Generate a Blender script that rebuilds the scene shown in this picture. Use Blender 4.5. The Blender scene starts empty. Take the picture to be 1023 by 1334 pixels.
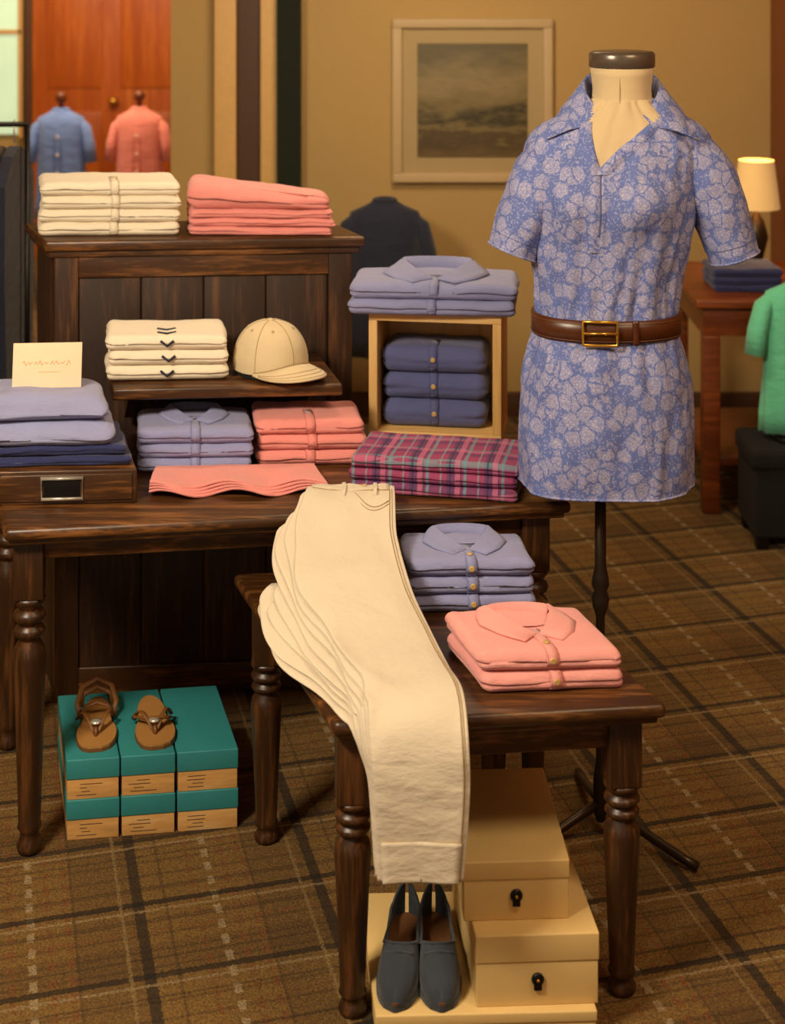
import bpy, math, random
from mathutils import Vector, Matrix, noise
random.seed(4)
PI=math.pi
sc=bpy.context.scene
sc.view_settings.view_transform='Standard'

# ---------------------------------------------------------------- materials
def lin(h,k=1.0):
    h=h.lstrip('#'); o=[]
    for i in (0,2,4):
        c=int(h[i:i+2],16)/255
        c=c/12.92 if c<=.04045 else ((c+.055)/1.055)**2.4
        o.append(min(1,c*k))
    return (o[0],o[1],o[2],1)
def mk(name,rough=.6,metal=0.0):
    m=bpy.data.materials.new(name); m.use_nodes=True; nt=m.node_tree
    b=nt.nodes['Principled BSDF']; b.inputs['Roughness'].default_value=rough; b.inputs['Metallic'].default_value=metal
    return m,nt,b
def setin(nt,s,v):
    if hasattr(v,'is_linked') : nt.links.new(v,s)
    else: s.default_value=v
def mth(nt,op,a,b=None,c=None):
    n=nt.nodes.new('ShaderNodeMath'); n.operation=op
    setin(nt,n.inputs[0],a)
    if b is not None: setin(nt,n.inputs[1],b)
    if c is not None: setin(nt,n.inputs[2],c)
    return n.outputs[0]
def mix(nt,f,a,b,blend='MIX'):
    n=nt.nodes.new('ShaderNodeMix'); n.data_type='RGBA'; n.blend_type=blend
    setin(nt,n.inputs[0],f); setin(nt,n.inputs[6],a); setin(nt,n.inputs[7],b)
    return n.outputs[2]
def ramp(nt,f,stops):
    n=nt.nodes.new('ShaderNodeValToRGB'); e=n.color_ramp.elements
    e[0].position=stops[0][0]; e[0].color=stops[0][1]
    e[1].position=stops[-1][0]; e[1].color=stops[-1][1]
    for p,c in stops[1:-1]:
        x=e.new(p); x.color=c
    nt.links.new(f,n.inputs[0]); return n.outputs[0]
def ocoord(nt,scale=(1,1,1),rot=(0,0,0)):
    t=nt.nodes.new('ShaderNodeTexCoord'); m=nt.nodes.new('ShaderNodeMapping')
    m.inputs['Scale'].default_value=scale; m.inputs['Rotation'].default_value=rot
    nt.links.new(t.outputs['Object'],m.inputs['Vector']); return m.outputs[0]
def noi(nt,vec,scale,detail=2,rough=.5):
    n=nt.nodes.new('ShaderNodeTexNoise'); n.inputs['Scale'].default_value=scale
    n.inputs['Detail'].default_value=detail; n.inputs['Roughness'].default_value=rough
    nt.links.new(vec,n.inputs['Vector']); return n.outputs[0]
def bump(nt,b,h,st,dist=.01):
    n=nt.nodes.new('ShaderNodeBump'); n.inputs['Strength'].default_value=st; n.inputs['Distance'].default_value=dist
    nt.links.new(h,n.inputs['Height']); nt.links.new(n.outputs[0],b.inputs['Normal'])
W4=(1,1,1,1); K4=(0,0,0,1)
def fabric(name,h,var=.14,bs=.5,sheen=.2,heather=.10,crease=.7):
    m,nt,b=mk(name,.85)
    v=ocoord(nt)
    n1=noi(nt,v,9,3); n2=noi(nt,v,650,2)
    c=mix(nt,n1,lin(h,1-var),lin(h,1+var*.6))
    c=mix(nt,mth(nt,'MULTIPLY',n2,heather*2),c,lin(h,.6))
    nt.links.new(c,b.inputs['Base Color'])
    n3=noi(nt,ocoord(nt,(1,1,2.2)),15,4,.55)
    hgt=mth(nt,'ADD',mth(nt,'MULTIPLY',n2,.06),mth(nt,'MULTIPLY',n3,crease))
    bump(nt,b,hgt,bs,.02)
    b.inputs['Sheen Weight'].default_value=sheen
    return m
def plain(name,h,rough=.5,metal=0.0,var=.1,scale=30,bs=.05):
    m,nt,b=mk(name,rough,metal); n=noi(nt,ocoord(nt),scale,3)
    nt.links.new(mix(nt,n,lin(h,1-var),lin(h,1+var)),b.inputs['Base Color']); bump(nt,b,n,bs,.003)
    return m
def wood(name,dark,light,axis='x',rough=.38,sc_=1.0,bs=.15):
    m,nt,b=mk(name,rough)
    s={'x':(1,14,14),'y':(14,1,14),'z':(14,14,1)}[axis]
    s=tuple(q*sc_ for q in s)
    v=ocoord(nt,s); n=noi(nt,v,3.2,6,.62); n2=noi(nt,v,14,3)
    f=mth(nt,'ADD',mth(nt,'MULTIPLY',n,.75),mth(nt,'MULTIPLY',n2,.25))
    c=ramp(nt,f,[(.33,lin(dark)),(.5,lin(dark,1.35)),(.66,lin(light))])
    nt.links.new(c,b.inputs['Base Color']); bump(nt,b,f,bs,.004)
    return m

M_white=fabric('cream_cotton','e9dbc2',.05,.35,heather=.05)
M_pink=fabric('pink_pique','e48c84',.07)
M_pinkl=fabric('light_pink_pique','ec9f98',.07)
M_blue=fabric('periwinkle_pique','8a8db8',.07)
M_blued=fabric('slate_blue_pique','555a8a',.08)
M_navy=fabric('navy_cotton','1f2658',.1)
M_navyd=fabric('dark_navy_cotton','161a30',.1)
M_peri=fabric('light_periwinkle_knit','9699c2',.08,heather=.2)
M_green=fabric('mint_green_pique','66c8a0',.1)
M_bgblue=fabric('sky_blue_cotton','6f8cd0',.08)
M_bgpink=fabric('salmon_cotton','f08c80',.08)
M_khaki=fabric('stone_cream_twill','d6c7ae',.06,.45,heather=.07)
M_cap=fabric('stone_cotton','d6c19a',.05,.2)
M_brownf=fabric('brown_cotton','4a3424',.1)
M_linen=fabric('mannequin_linen','cdb48a',.06,.12,heather=.2)
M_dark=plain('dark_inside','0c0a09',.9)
M_btn=plain('gold_button','d2ad68',.35,.2)
M_btnw=plain('pearl_button','e9d3b8',.3)
M_stitch=plain('stitch_thread','a48a5e',.9)
M_stitchp=plain('pink_stitch','c9655e',.9)
M_stitchb=plain('blue_stitch','5d6494',.9)
M_woodx=wood('dark_oak_top','38200c','855429','x')
M_woodz=wood('dark_oak_upright','2d190a','68401f','z')
M_woodp=wood('dark_oak_panel','27150a','563418','z',.5)
M_boxw=wood('blonde_wood','c9a063','e3c48a','x',.45,.7,.05)
M_boxwz=wood('blonde_wood_upright','bd9458','d9b87c','z',.45,.7,.05)
M_red=wood('cherry_wood','5c2a10','8f4a20','x',.35)
M_door=wood('door_wood','94450f','c06a20','z',.4,.5)
M_teal=plain('teal_cardboard','2c8284',.6)
M_cream=plain('cream_paperboard','dfbd7c',.55,var=.05)
M_tancard=wood('kraft_label','b98a4e','dcb67c','x',.7,.6)
M_metal=plain('brushed_nickel','cfcabc',.3,.6)
M_bronze=plain('aged_bronze','3e3227',.35,.7)
M_capm=plain('neck_cap_metal','62564a',.28,.45)
M_black=plain('black_iron','14100d',.4,.4)
M_leather=plain('brown_leather','4a240e',.35,var=.25,scale=60)
M_gold=plain('brass','c9963f',.25,.8)
M_tan=plain('tan_leather','a9783f',.5)
M_tand=plain('tan_leather_strap','74491f',.5)
M_shoe=fabric('charcoal_navy_suede','2f3540',.2)
M_insole=plain('brown_insole','6b4424',.6)
M_paper=plain('card_paper','ecd2b0',.7,var=.03)
M_ink=plain('orange_ink','e29a5e',.6)
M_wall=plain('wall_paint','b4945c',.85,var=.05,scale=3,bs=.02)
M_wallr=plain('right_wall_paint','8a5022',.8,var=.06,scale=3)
M_ceil=plain('ceiling_paint','cbb78f',.9)
M_trimw=plain('tan_trim','d2a662',.5)
M_trimg=plain('dark_green_trim','171d10',.95)
M_trimk=plain('dark_wood_trim','4a2c14',.6)
M_frame=plain('cream_frame','bda276',.5,var=.04)
M_mat=plain('picture_mat','ad966a',.8,var=.03)

def carpet():
    m,nt,b=mk('plaid_carpet',.95)
    v=ocoord(nt,(1,1,1),(0,0,math.radians(-15)))
    sx=nt.nodes.new('ShaderNodeSeparateXYZ')
    fz=noi(nt,ocoord(nt),200,3,.75); fz2=noi(nt,ocoord(nt),70,2)
    va=nt.nodes.new('ShaderNodeVectorMath'); va.operation='ADD'
    nt.links.new(v,va.inputs[0])
    nn=nt.nodes.new('ShaderNodeTexNoise'); nn.inputs['Scale'].default_value=160
    nt.links.new(ocoord(nt),nn.inputs['Vector'])
    vs=nt.nodes.new('ShaderNodeVectorMath'); vs.operation='SCALE'; vs.inputs['Scale'].default_value=.011
    nt.links.new(nn.outputs['Color'],vs.inputs[0]); nt.links.new(vs.outputs[0],va.inputs[1])
    nt.links.new(va.outputs[0],sx.inputs[0]); U,V=sx.outputs[0],sx.outputs[1]
    def line(c,p,off,w):
        f=mth(nt,'FRACT',mth(nt,'ADD',mth(nt,'DIVIDE',c,p),off)); return mth(nt,'LESS_THAN',f,w/p)
    col=mix(nt,fz2,lin('86602a'),lin('b88c42'))
    dash=line(V,.05,.2,.030); dash2=line(U,.05,.2,.030)
    for (c,p,o,w,h,k,dd) in [(V,.05,.0,.008,'4c3316',.4,None),(U,.37,.50,.12,'4f3416',.28,None),(V,.46,.62,.09,'4f3416',.28,None),
                          (U,.37,.55,.012,'9c5a2a',.6,dash),(U,.37,.65,.012,'9c5a2a',.6,dash),(U,.37,.75,.014,'e0c79a',.6,dash),(U,.37,.85,.010,'9c5a2a',.6,dash),
                          (V,.46,.35,.012,'a4602c',.4,dash2),(U,.37,.18,.022,'1e140b',.8,None),(V,.23,.30,.016,'1e140b',.8,None),(V,.23,.395,.008,'ccae7c',.6,None),
                          (V,.115,.10,.006,'2c1c0f',.45,None),(U,.185,.02,.006,'2c1c0f',.4,None),(U,.37,.255,.007,'c0a068',.5,None)]:
        f=line(c,p,o,w)
        if dd is not None: f=mth(nt,'MULTIPLY',f,dd)
        col=mix(nt,mth(nt,'MULTIPLY',f,k),col,lin(h))
    spk=ramp(nt,fz,[(.38,W4),(.62,K4)])
    col=mix(nt,mth(nt,'MULTIPLY',spk,.66),col,lin('21160a'))
    nt.links.new(col,b.inputs['Base Color']); bump(nt,b,fz,.9,.012)
    return m
M_carpet=carpet()

def floral():
    m,nt,b=mk('floral_print_cotton',.8)
    t=ocoord(nt); nn=nt.nodes.new('ShaderNodeTexNoise'); nn.inputs['Scale'].default_value=60; nn.inputs['Detail'].default_value=4
    nt.links.new(t,nn.inputs['Vector'])
    vs=nt.nodes.new('ShaderNodeVectorMath'); vs.operation='SCALE'; vs.inputs['Scale'].default_value=.020; nt.links.new(nn.outputs['Color'],vs.inputs[0])
    va=nt.nodes.new('ShaderNodeVectorMath'); va.operation='ADD'; nt.links.new(t,va.inputs[0]); nt.links.new(vs.outputs[0],va.inputs[1])
    def vor(scale,feat='F1'):
        n=nt.nodes.new('ShaderNodeTexVoronoi'); n.feature=feat; n.inputs['Scale'].default_value=scale
        nt.links.new(va.outputs[0],n.inputs['Vector']); return n.outputs['Distance']
    big=vor(31); edge=vor(31,'DISTANCE_TO_EDGE'); pet=vor(150,'DISTANCE_TO_EDGE'); sm=vor(170)
    flower=mth(nt,'MULTIPLY',ramp(nt,big,[(.54,W4),(.62,K4)]),ramp(nt,edge,[(.04,K4),(.07,W4)]))
    petal=ramp(nt,pet,[(.04,W4),(.20,K4)]); leaf=ramp(nt,sm,[(.30,W4),(.44,K4)])
    rings=ramp(nt,mth(nt,'SINE',mth(nt,'MULTIPLY',big,40)),[(.20,K4),(.9,W4)])
    base=lin('5b6aa8'); c=mix(nt,mth(nt,'MULTIPLY',leaf,.75),base,lin('9a9cbe'))
    fl=mix(nt,mth(nt,'MULTIPLY',petal,.8),lin('b8b0c2'),lin('7780b0'))
    fl=mix(nt,mth(nt,'MULTIPLY',rings,.40),fl,lin('727cb0'))
    c=mix(nt,mth(nt,'MULTIPLY',flower,.85),c,fl)
    fine=noi(nt,ocoord(nt),420,2)
    c=mix(nt,mth(nt,'MULTIPLY',fine,.25),c,lin('5a68a4'))
    nt.links.new(c,b.inputs['Base Color'])
    n3=noi(nt,ocoord(nt,(1,1,.6)),13,3); bump(nt,b,n3,.5,.03)
    return m
M_floral=floral()

def plaid():
    m,nt,b=mk('madras_plaid',.8)
    v=ocoord(nt,(1,1,1),(0,0,math.radians(12)))
    sx=nt.nodes.new('ShaderNodeSeparateXYZ'); nt.links.new(v,sx.inputs[0]); U=sx.outputs[0]; V=mth(nt,'SUBTRACT',sx.outputs[1],sx.outputs[2])
    def line(c,p,off,w):
        f=mth(nt,'FRACT',mth(nt,'ADD',mth(nt,'DIVIDE',c,p),off)); return mth(nt,'LESS_THAN',f,w/p)
    col=lin('8e355e')
    for (c,p,o,w,h,k) in [(U,.085,.0,.034,'41305a',.7),(V,.075,.1,.03,'4a2a5a',.55),(U,.085,.55,.007,'5a8c94',.7),(V,.075,.62,.006,'5a8c94',.55),
                          (U,.085,.78,.012,'c26684',.6),(V,.075,.8,.012,'c26684',.5),(U,.085,.18,.004,'6f9a9c',.5),(U,.085,.93,.004,'2a2040',.7)]:
        col=mix(nt,mth(nt,'MULTIPLY',line(c,p,o,w),k),col,lin(h))
    nt.links.new(col,b.inputs['Base Color']); bump(nt,b,noi(nt,ocoord(nt),18,2),.4,.02)
    return m
M_plaid=plaid()

def painting():
    m,nt,b=mk('landscape_print',.6)
    v=ocoord(nt); sx=nt.nodes.new('ShaderNodeSeparateXYZ'); nt.links.new(v,sx.inputs[0])
    n=noi(nt,ocoord(nt,(1,1,3)),6,6,.65)
    f=mth(nt,'ADD',mth(nt,'MULTIPLY',mth(nt,'SUBTRACT',sx.outputs[2],1.09),2.0),mth(nt,'MULTIPLY',mth(nt,'SUBTRACT',n,.5),.6))
    c=ramp(nt,f,[(0,lin('6a5534')),(.16,lin('4e4024')),(.24,lin('7a6840')),(.33,lin('332e1c')),(.42,lin('70603a')),(.62,lin('8a7850')),(.9,lin('5e5438'))])
    nt.links.new(c,b.inputs['Base Color']); return m
M_paint=painting()
def emis(name,h,st,base=None):
    m,nt,b=mk(name,.8); n=noi(nt,ocoord(nt),4,3)
    c=mix(nt,n,lin(h,.75),lin(h)); nt.links.new(c,b.inputs['Base Color']); nt.links.new(c,b.inputs['Emission Color'])
    b.inputs['Emission Strength'].default_value=st; return m
M_shade=emis('lampshade_linen','eec27c',.34)
M_win=emis('daylight_glass','b4cba8',1.0)

# ---------------------------------------------------------------- mesh builder
class MB:
    def __init__(s): s.v=[];s.f=[];s.mi=[];s.mats=[];s.sm=[]
    def add(s,vs,fs,mat,M=None,smooth=True):
        if mat not in s.mats: s.mats.append(mat)
        k=s.mats.index(mat); o=len(s.v)
        for p in vs:
            p=Vector(p)
            if M is not None: p=M@p
            s.v.append(p)
        for f in fs: s.f.append([i+o for i in f]); s.mi.append(k); s.sm.append(smooth)
    def build(s,name,sharp=35):
        me=bpy.data.meshes.new(name); me.from_pydata([tuple(p) for p in s.v],[],s.f)
        for m in s.mats: me.materials.append(m)
        for i,p in enumerate(me.polygons): p.material_index=s.mi[i]; p.use_smooth=s.sm[i]
        me.update()
        import bmesh
        bm=bmesh.new(); bm.from_mesh(me); bmesh.ops.recalc_face_normals(bm,faces=bm.faces); bm.to_mesh(me); bm.free()
        o=bpy.data.objects.new(name,me); sc.collection.objects.link(o); return o
def FM(x,y,z,rot=0,ey=None,lean=0):
    r=math.radians(rot); ex=Vector((math.cos(r),math.sin(r),0))
    e=Vector(ey).normalized() if ey else Vector((-math.sin(r)+lean,math.cos(r),0))
    M=Matrix.Identity(4)
    for i in range(3): M[i][0]=ex[i]; M[i][1]=e[i]
    M[0][3]=x;M[1][3]=y;M[2][3]=z
    return M
def rbox(a,b,c,r,na=1,nb=1,nc=1,rs=2):
    r=min(r,a*.999,b*.999,c*.999)
    def samp(h,n):
        L=[-h+r*i/rs for i in range(rs+1)]
        if h-r>1e-4:
            for i in range(1,n): L.append(-(h-r)+2*(h-r)*i/n)
            L+= [h-r*(rs-i)/rs for i in range(rs+1)]
        else: L+= [h-r*(rs-i)/rs for i in range(1,rs+1)]
        return L
    X,Y,Z=samp(a,na),samp(b,nb),samp(c,nc); idx={}; vs=[]; fs=[]
    def vid(i,j,k):
        key=(i,j,k)
        if key not in idx:
            p=Vector((X[i],Y[j],Z[k])); q=Vector((max(-(a-r),min(a-r,p.x)),max(-(b-r),min(b-r,p.y)),max(-(c-r),min(c-r,p.z))))
            d=p-q
            if d.length>1e-9: p=q+d.normalized()*r
            idx[key]=len(vs); vs.append(p)
        return idx[key]
    nx,ny,nz=len(X)-1,len(Y)-1,len(Z)-1
    for i in range(nx):
        for j in range(ny):
            for k in (0,nz): fs.append([vid(i,j,k),vid(i+1,j,k),vid(i+1,j+1,k),vid(i,j+1,k)])
    for i in range(nx):
        for k in range(nz):
            for j in (0,ny): fs.append([vid(i,j,k),vid(i+1,j,k),vid(i+1,j,k+1),vid(i,j,k+1)])
    for j in range(ny):
        for k in range(nz):
            for i in (0,nx): fs.append([vid(i,j,k),vid(i,j+1,k),vid(i,j+1,k+1),vid(i,j,k+1)])
    return vs,fs
def bx(mb,mat,M,x0,x1,y0,y1,z0,z1,r=.003):
    vs,fs=rbox((x1-x0)/2,(y1-y0)/2,(z1-z0)/2,r)
    c=Vector(((x0+x1)/2,(y0+y1)/2,(z0+z1)/2)); mb.add([p+c for p in vs],fs,mat,M,True)
def lathe(mb,mat,M,prof,seg=24,smooth=True):
    vs=[];fs=[]
    for r,z in prof:
        for k in range(seg): a=2*PI*k/seg; vs.append((r*math.cos(a),r*math.sin(a),z))
    for i in range(len(prof)-1):
        for k in range(seg): k2=(k+1)%seg; fs.append([i*seg+k,i*seg+k2,(i+1)*seg+k2,(i+1)*seg+k])
    fs.append(list(range(seg))[::-1]); fs.append([(len(prof)-1)*seg+k for k in range(seg)])
    mb.add(vs,fs,mat,M,smooth)
def tube(mb,mat,pts,r,seg=8,M=None,closed=False,radii=None,flat=1.0,cap=True):
    pts=[Vector(p) for p in pts]; n=len(pts); vs=[];fs=[]
    up=None
    for i in range(n):
        if closed: t=(pts[(i+1)%n]-pts[(i-1)%n])
        else: t=pts[min(n-1,i+1)]-pts[max(0,i-1)]
        t.normalize()
        if up is None: up=Vector((0,0,1)) if abs(t.z)<.9 else Vector((0,1,0))
        s=t.cross(up)
        if s.length<1e-5: s=Vector((1,0,0))
        s.normalize(); u=s.cross(t).normalized(); up=u
        rr=radii[i] if radii else r
        for k in range(seg):
            a=2*PI*k/seg; vs.append(pts[i]+s*math.cos(a)*rr+u*math.sin(a)*rr*flat)
    m=n if closed else n-1
    for i in range(m):
        j=(i+1)%n
        for k in range(seg): k2=(k+1)%seg; fs.append([i*seg+k,i*seg+k2,j*seg+k2,j*seg+k])
    if not closed and cap: fs.append(list(range(seg))[::-1]); fs.append([(n-1)*seg+k for k in range(seg)])
    mb.add(vs,fs,mat,M)
def prism(mb,mat,pts,z0,z1,M=None,smooth=False):
    n=len(pts); vs=[(p[0],p[1],z0) for p in pts]+[(p[0],p[1],z1) for p in pts]
    fs=[list(range(n))[::-1],list(range(n,2*n))]+[[i,(i+1)%n,n+(i+1)%n,n+i] for i in range(n)]
    mb.add(vs,fs,mat,M,smooth)

# ------------------------------------------------------------ garments
def garment(mb,mat,M,w,d,h,seed=0,wav=.004,fn=None,na=26,nb=16,groove=True):
    rr=min(h/2*.98,.03)
    vs,fs=rbox(w/2,d/2,h/2,rr,na,nb,1,5)
    out=[]
    for p in vs:
        q=p+Vector((0,d/2,h/2)); s=Vector((seed*3.1,seed*1.7,0))
        e=max(abs(p.x)/(w/2),abs(p.y)/(d/2))
        if groove and h>.02:
            g=.0030*math.exp(-((p.z+h*.06)/(.10*h))**2)
            if abs(p.x)>w/2-rr: q.x-=math.copysign(g*1.6,p.x)
            if p.y<-(d/2-rr): q.y+=g*(.6+.5*noise.noise(Vector((q.x*14,seed,1))))
        q.x+=noise.noise(Vector((q.y*11,q.z*40,seed*2.3)))*wav*1.5*(abs(p.x)/(w/2))
        q.y+=noise.noise(Vector((q.x*9,q.z*40,seed*4.3+7)))*wav*1.3
        if p.z>0:
            q.z+=noise.noise(Vector((q.x*13,q.y*9,0))+s)*wav*.9+noise.noise(Vector((q.x*28,q.y*12,3))+s)*wav*.4
            q.z-=.08*h*(e**8)
        else: q.z+=abs(noise.noise(Vector((q.x*13,q.y*9,0))+s))*wav*.3*(1 if e>.9 else 0)
        if fn: q=fn(q)
        out.append(q)
    mb.add(out,fs,mat,M)
def ribbon(mb,mat,M,path,x0,x1,th=.0015):
    vs=[];fs=[];n=len(path)
    P=[Vector((0,a,b)) for a,b in path]
    for i,p in enumerate(P):
        t=P[min(n-1,i+1)]-P[max(0,i-1)]; t.normalize(); nn=Vector((0,-t.z,t.y))
        if nn.z<-.3: nn=-nn
        for x in (x0,x1):
            for o in (0,th): vs.append(Vector((x,0,0))+p+nn*o)
    for i in range(n-1):
        a=i*4;b=a+4
        fs+=[[a,a+1,b+1,b],[a+2,b+2,b+3,a+3],[a+1,a+3,b+3,b+1],[a,b,b+2,a+2]]
    fs+=[[0,2,3,1],[4*n-4,4*n-3,4*n-1,4*n-2]]
    mb.add(vs,fs,mat,M)
def frontpath(h,yback,eps=.001):
    r=min(h/2*.98,.03); L=[]
    for i in range(9):
        a=-.9+ (PI/2+.9)*i/8
        L.append((r-(r+eps)*math.cos(a), (h-r if a>0 else r)+(r+eps)*math.sin(a)))
    L.append((yback*.5,h+eps)); L.append((yback,h+eps))
    return L
def collar(mb,mat,M,yc,z,k=1.0,kz=1.0):
    # each wing is a thin curved leaf from the back stand down to its point
    for s in (-1,1):
        inner=[(.060,.050,.020),(.052,.020,.019),(.034,-.012,.014),(.016,-.036,.008),(.003,-.052,.005)]
        outer=[(.076,.060,.005),(.088,.028,.005),(.094,-.004,.005),(.072,-.046,.0045),(.036,-.080,.004)]
        vs=[];fs=[];nn=4
        for i in range(5):
            for j in range(nn+1):
                f=j/nn; a=inner[i]; b=outer[i]
                x=a[0]+(b[0]-a[0])*f; y=a[1]+(b[1]-a[1])*f; zz=(a[2]-.004)*kz*k*(1-f**1.6)+.004+(b[2]-.004)*f
                vs.append((s*x*k,yc+y*k,z+zz))
        N=len(vs); vs+= [(x,y,zz-.0035) for x,y,zz in vs]
        for i in range(4):
            for j in range(nn):
                a=i*(nn+1)+j; fs.append([a,a+1,a+nn+2,a+nn+1]); fs.append([N+a,N+a+nn+1,N+a+nn+2,N+a+1])
        for i in range(4):
            a=i*(nn+1)+nn; fs.append([a,a+nn+1,N+a+nn+1,N+a])
        for j in range(nn): a=4*(nn+1)+j; fs.append([a,a+1,N+a+1,N+a])
        mb.add(vs,fs,mat,M,True)
    vs=[];fs=[];n=12
    for i in range(n+1):
        a=PI*i/n; x=.062*k*math.cos(a); y=yc+.045*k+.020*k*math.sin(a)
        vs+=[(x*.9,y-.004,z-.001),(x,y,z+.020*k*kz),(x*1.24,y+.014*math.sin(a)+.006,z+.003)]
    for i in range(n):
        a=i*3;b=a+3; fs+=[[a,b,b+1,a+1],[a+1,b+1,b+2,a+2]]
    mb.add(vs,fs,mat,M)
    vs=[(.055*k*math.cos(2*PI*i/14),yc+.018*k+.035*k*math.sin(2*PI*i/14),z+.0025) for i in range(14)]
    mb.add(vs,[list(range(14))],mat,M)
def button(mb,mat,M,x,y,z,r=.006,up=False):
    R=Matrix.Translation((x,y,z))@(Matrix.Identity(4) if up else Matrix.Rotation(PI/2,4,'X'))
    lathe(mb,mat,M@R,[(r*.6,0),(r,.0005),(r,.0022),(r*.8,.003),(r*.3,.0022)],14)
def stack(name,X,Y,Z,w,d,h,n,mat,rot=0,lean=0,seed=1,btn=None,placket=True,stitch=None,col=None,jit=.004,heights=None,extra=None,ck=1.0,kz=1.0,px=0,wav=.004,topfn=None):
    mb=MB(); z=Z; rnd=random.Random(seed)
    for i in range(n):
        hh=heights[i] if heights else h
        M=FM(X+rnd.uniform(-jit,jit),Y+(rnd.uniform(0,jit) if i else 0),z,rot+rnd.uniform(-.8,.8),lean=lean)
        ww=w*(1-rnd.uniform(0,.02)); last=(i==n-1)
        garment(mb,mat,M,ww,d,hh*1.02,seed*7+i*3,wav,topfn if last else None)
        yb=d*.45 if last else .03
        if placket:
            P=frontpath(hh,yb)
            ribbon(mb,mat,M,P,px-.011,px+.011,.0018)
            if stitch:
                P2=frontpath(hh,yb,.0022)
                ribbon(mb,stitch,M,P2,px-.0100,px-.0094,.0010); ribbon(mb,stitch,M,P2,px+.0094,px+.0100,.0010)
        if btn: button(mb,btn,M,px,-.0015,hh*.55,.0062)
        if last and col:
            collar(mb,mat,M,d*col,hh,ck,kz)
            if btn: button(mb,btn,M,px,d*col-.09*ck if d*col-.09*ck>.02 else .025,hh+.003,.006,True)
        if extra: extra(mb,M,hh,last)
        z+=hh
    return mb.build(name)

# ---------------------------------------------------------------- room
def roombox(name,mat,x0,x1,y0,y1,z0,z1):
    mb=MB(); bx(mb,mat,None,x0,x1,y0,y1,z0,z1,.002); return mb.build(name)
roombox('floor',M_carpet,-2.9,1.8,-.6,10.2,-.05,0)
roombox('ceiling',M_ceil,-2.9,1.8,-.6,10.2,2.75,2.8)
roombox('wall_back',M_wall,-.94,1.75,6.5,6.65,0,2.75)
roombox('wall_far',M_wall,-2.85,-.80,10.0,10.15,0,2.75)
roombox('wall_corridor',M_wall,-.94,-.80,6.65,10.0,0,2.75)
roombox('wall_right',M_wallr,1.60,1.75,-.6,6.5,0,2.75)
roombox('wall_left',M_wall,-2.9,-2.75,-.6,10.0,0,2.75)
roombox('baseboard_back',M_trimk,-.38,1.6,6.47,6.5,0,.1)
roombox('trim_1',M_trimw,-.745,-.655,6.42,6.5,0,2.75)
roombox('trim_2',M_trimk,-.655,-.553,6.46,6.5,0,2.75)
roombox('trim_3',M_trimw,-.553,-.482,6.43,6.5,0,2.75)
roombox('trim_4',M_trimg,-.482,-.385,6.38,6.5,0,2.75)
mb=MB(); bx(mb,M_door,None,-2.34,-1.30,9.93,9.999,0,2.3,.004)
for a,b_ in ((-2.24,-1.88),(-1.76,-1.40)):
    for c,d_ in ((.15,.95),(1.1,2.15)): bx(mb,M_door,None,a,b_,9.922,9.94,c,d_,.008)
bx(mb,M_trimk,None,-2.38,-2.33,9.91,9.999,0,2.35); bx(mb,M_trimk,None,-1.31,-1.25,9.91,9.999,0,2.35)
lathe(mb,M_gold,Matrix.Translation((-1.8,9.9,1.02)),[(.01,-.03),(.03,-.015),(.035,0),(.03,.015),(.01,.03)],12)
mb.build('door_1')
mb=MB(); bx(mb,M_win,None,-2.72,-2.42,9.96,9.99,.8,2.2)
for x in (-2.74,-2.41): bx(mb,M_trimw,None,x-.015,x+.015,9.93,9.995,.78,2.22)
bx(mb,M_trimw,None,-2.75,-2.40,9.93,9.995,1.45,1.48); mb.build('window_1')

mb=MB(); x0,x1,z0,z1=0.0,.675,.99,1.68
for (a,b_,c,d_) in ((x0,x1,z0,z0+.04),(x0,x1,z1-.04,z1),(x0,x0+.04,z0+.04,z1-.04),(x1-.04,x1,z0+.04,z1-.04)): bx(mb,M_frame,None,a,b_,6.455,6.499,c,d_,.004)
bx(mb,M_mat,None,x0+.02,x1-.02,6.475,6.498,z0+.02,z1-.02)
bx(mb,M_paint,None,x0+.105,x1-.105,6.470,6.49,z0+.105,z1-.105)
mb.build('framed_picture')

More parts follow.
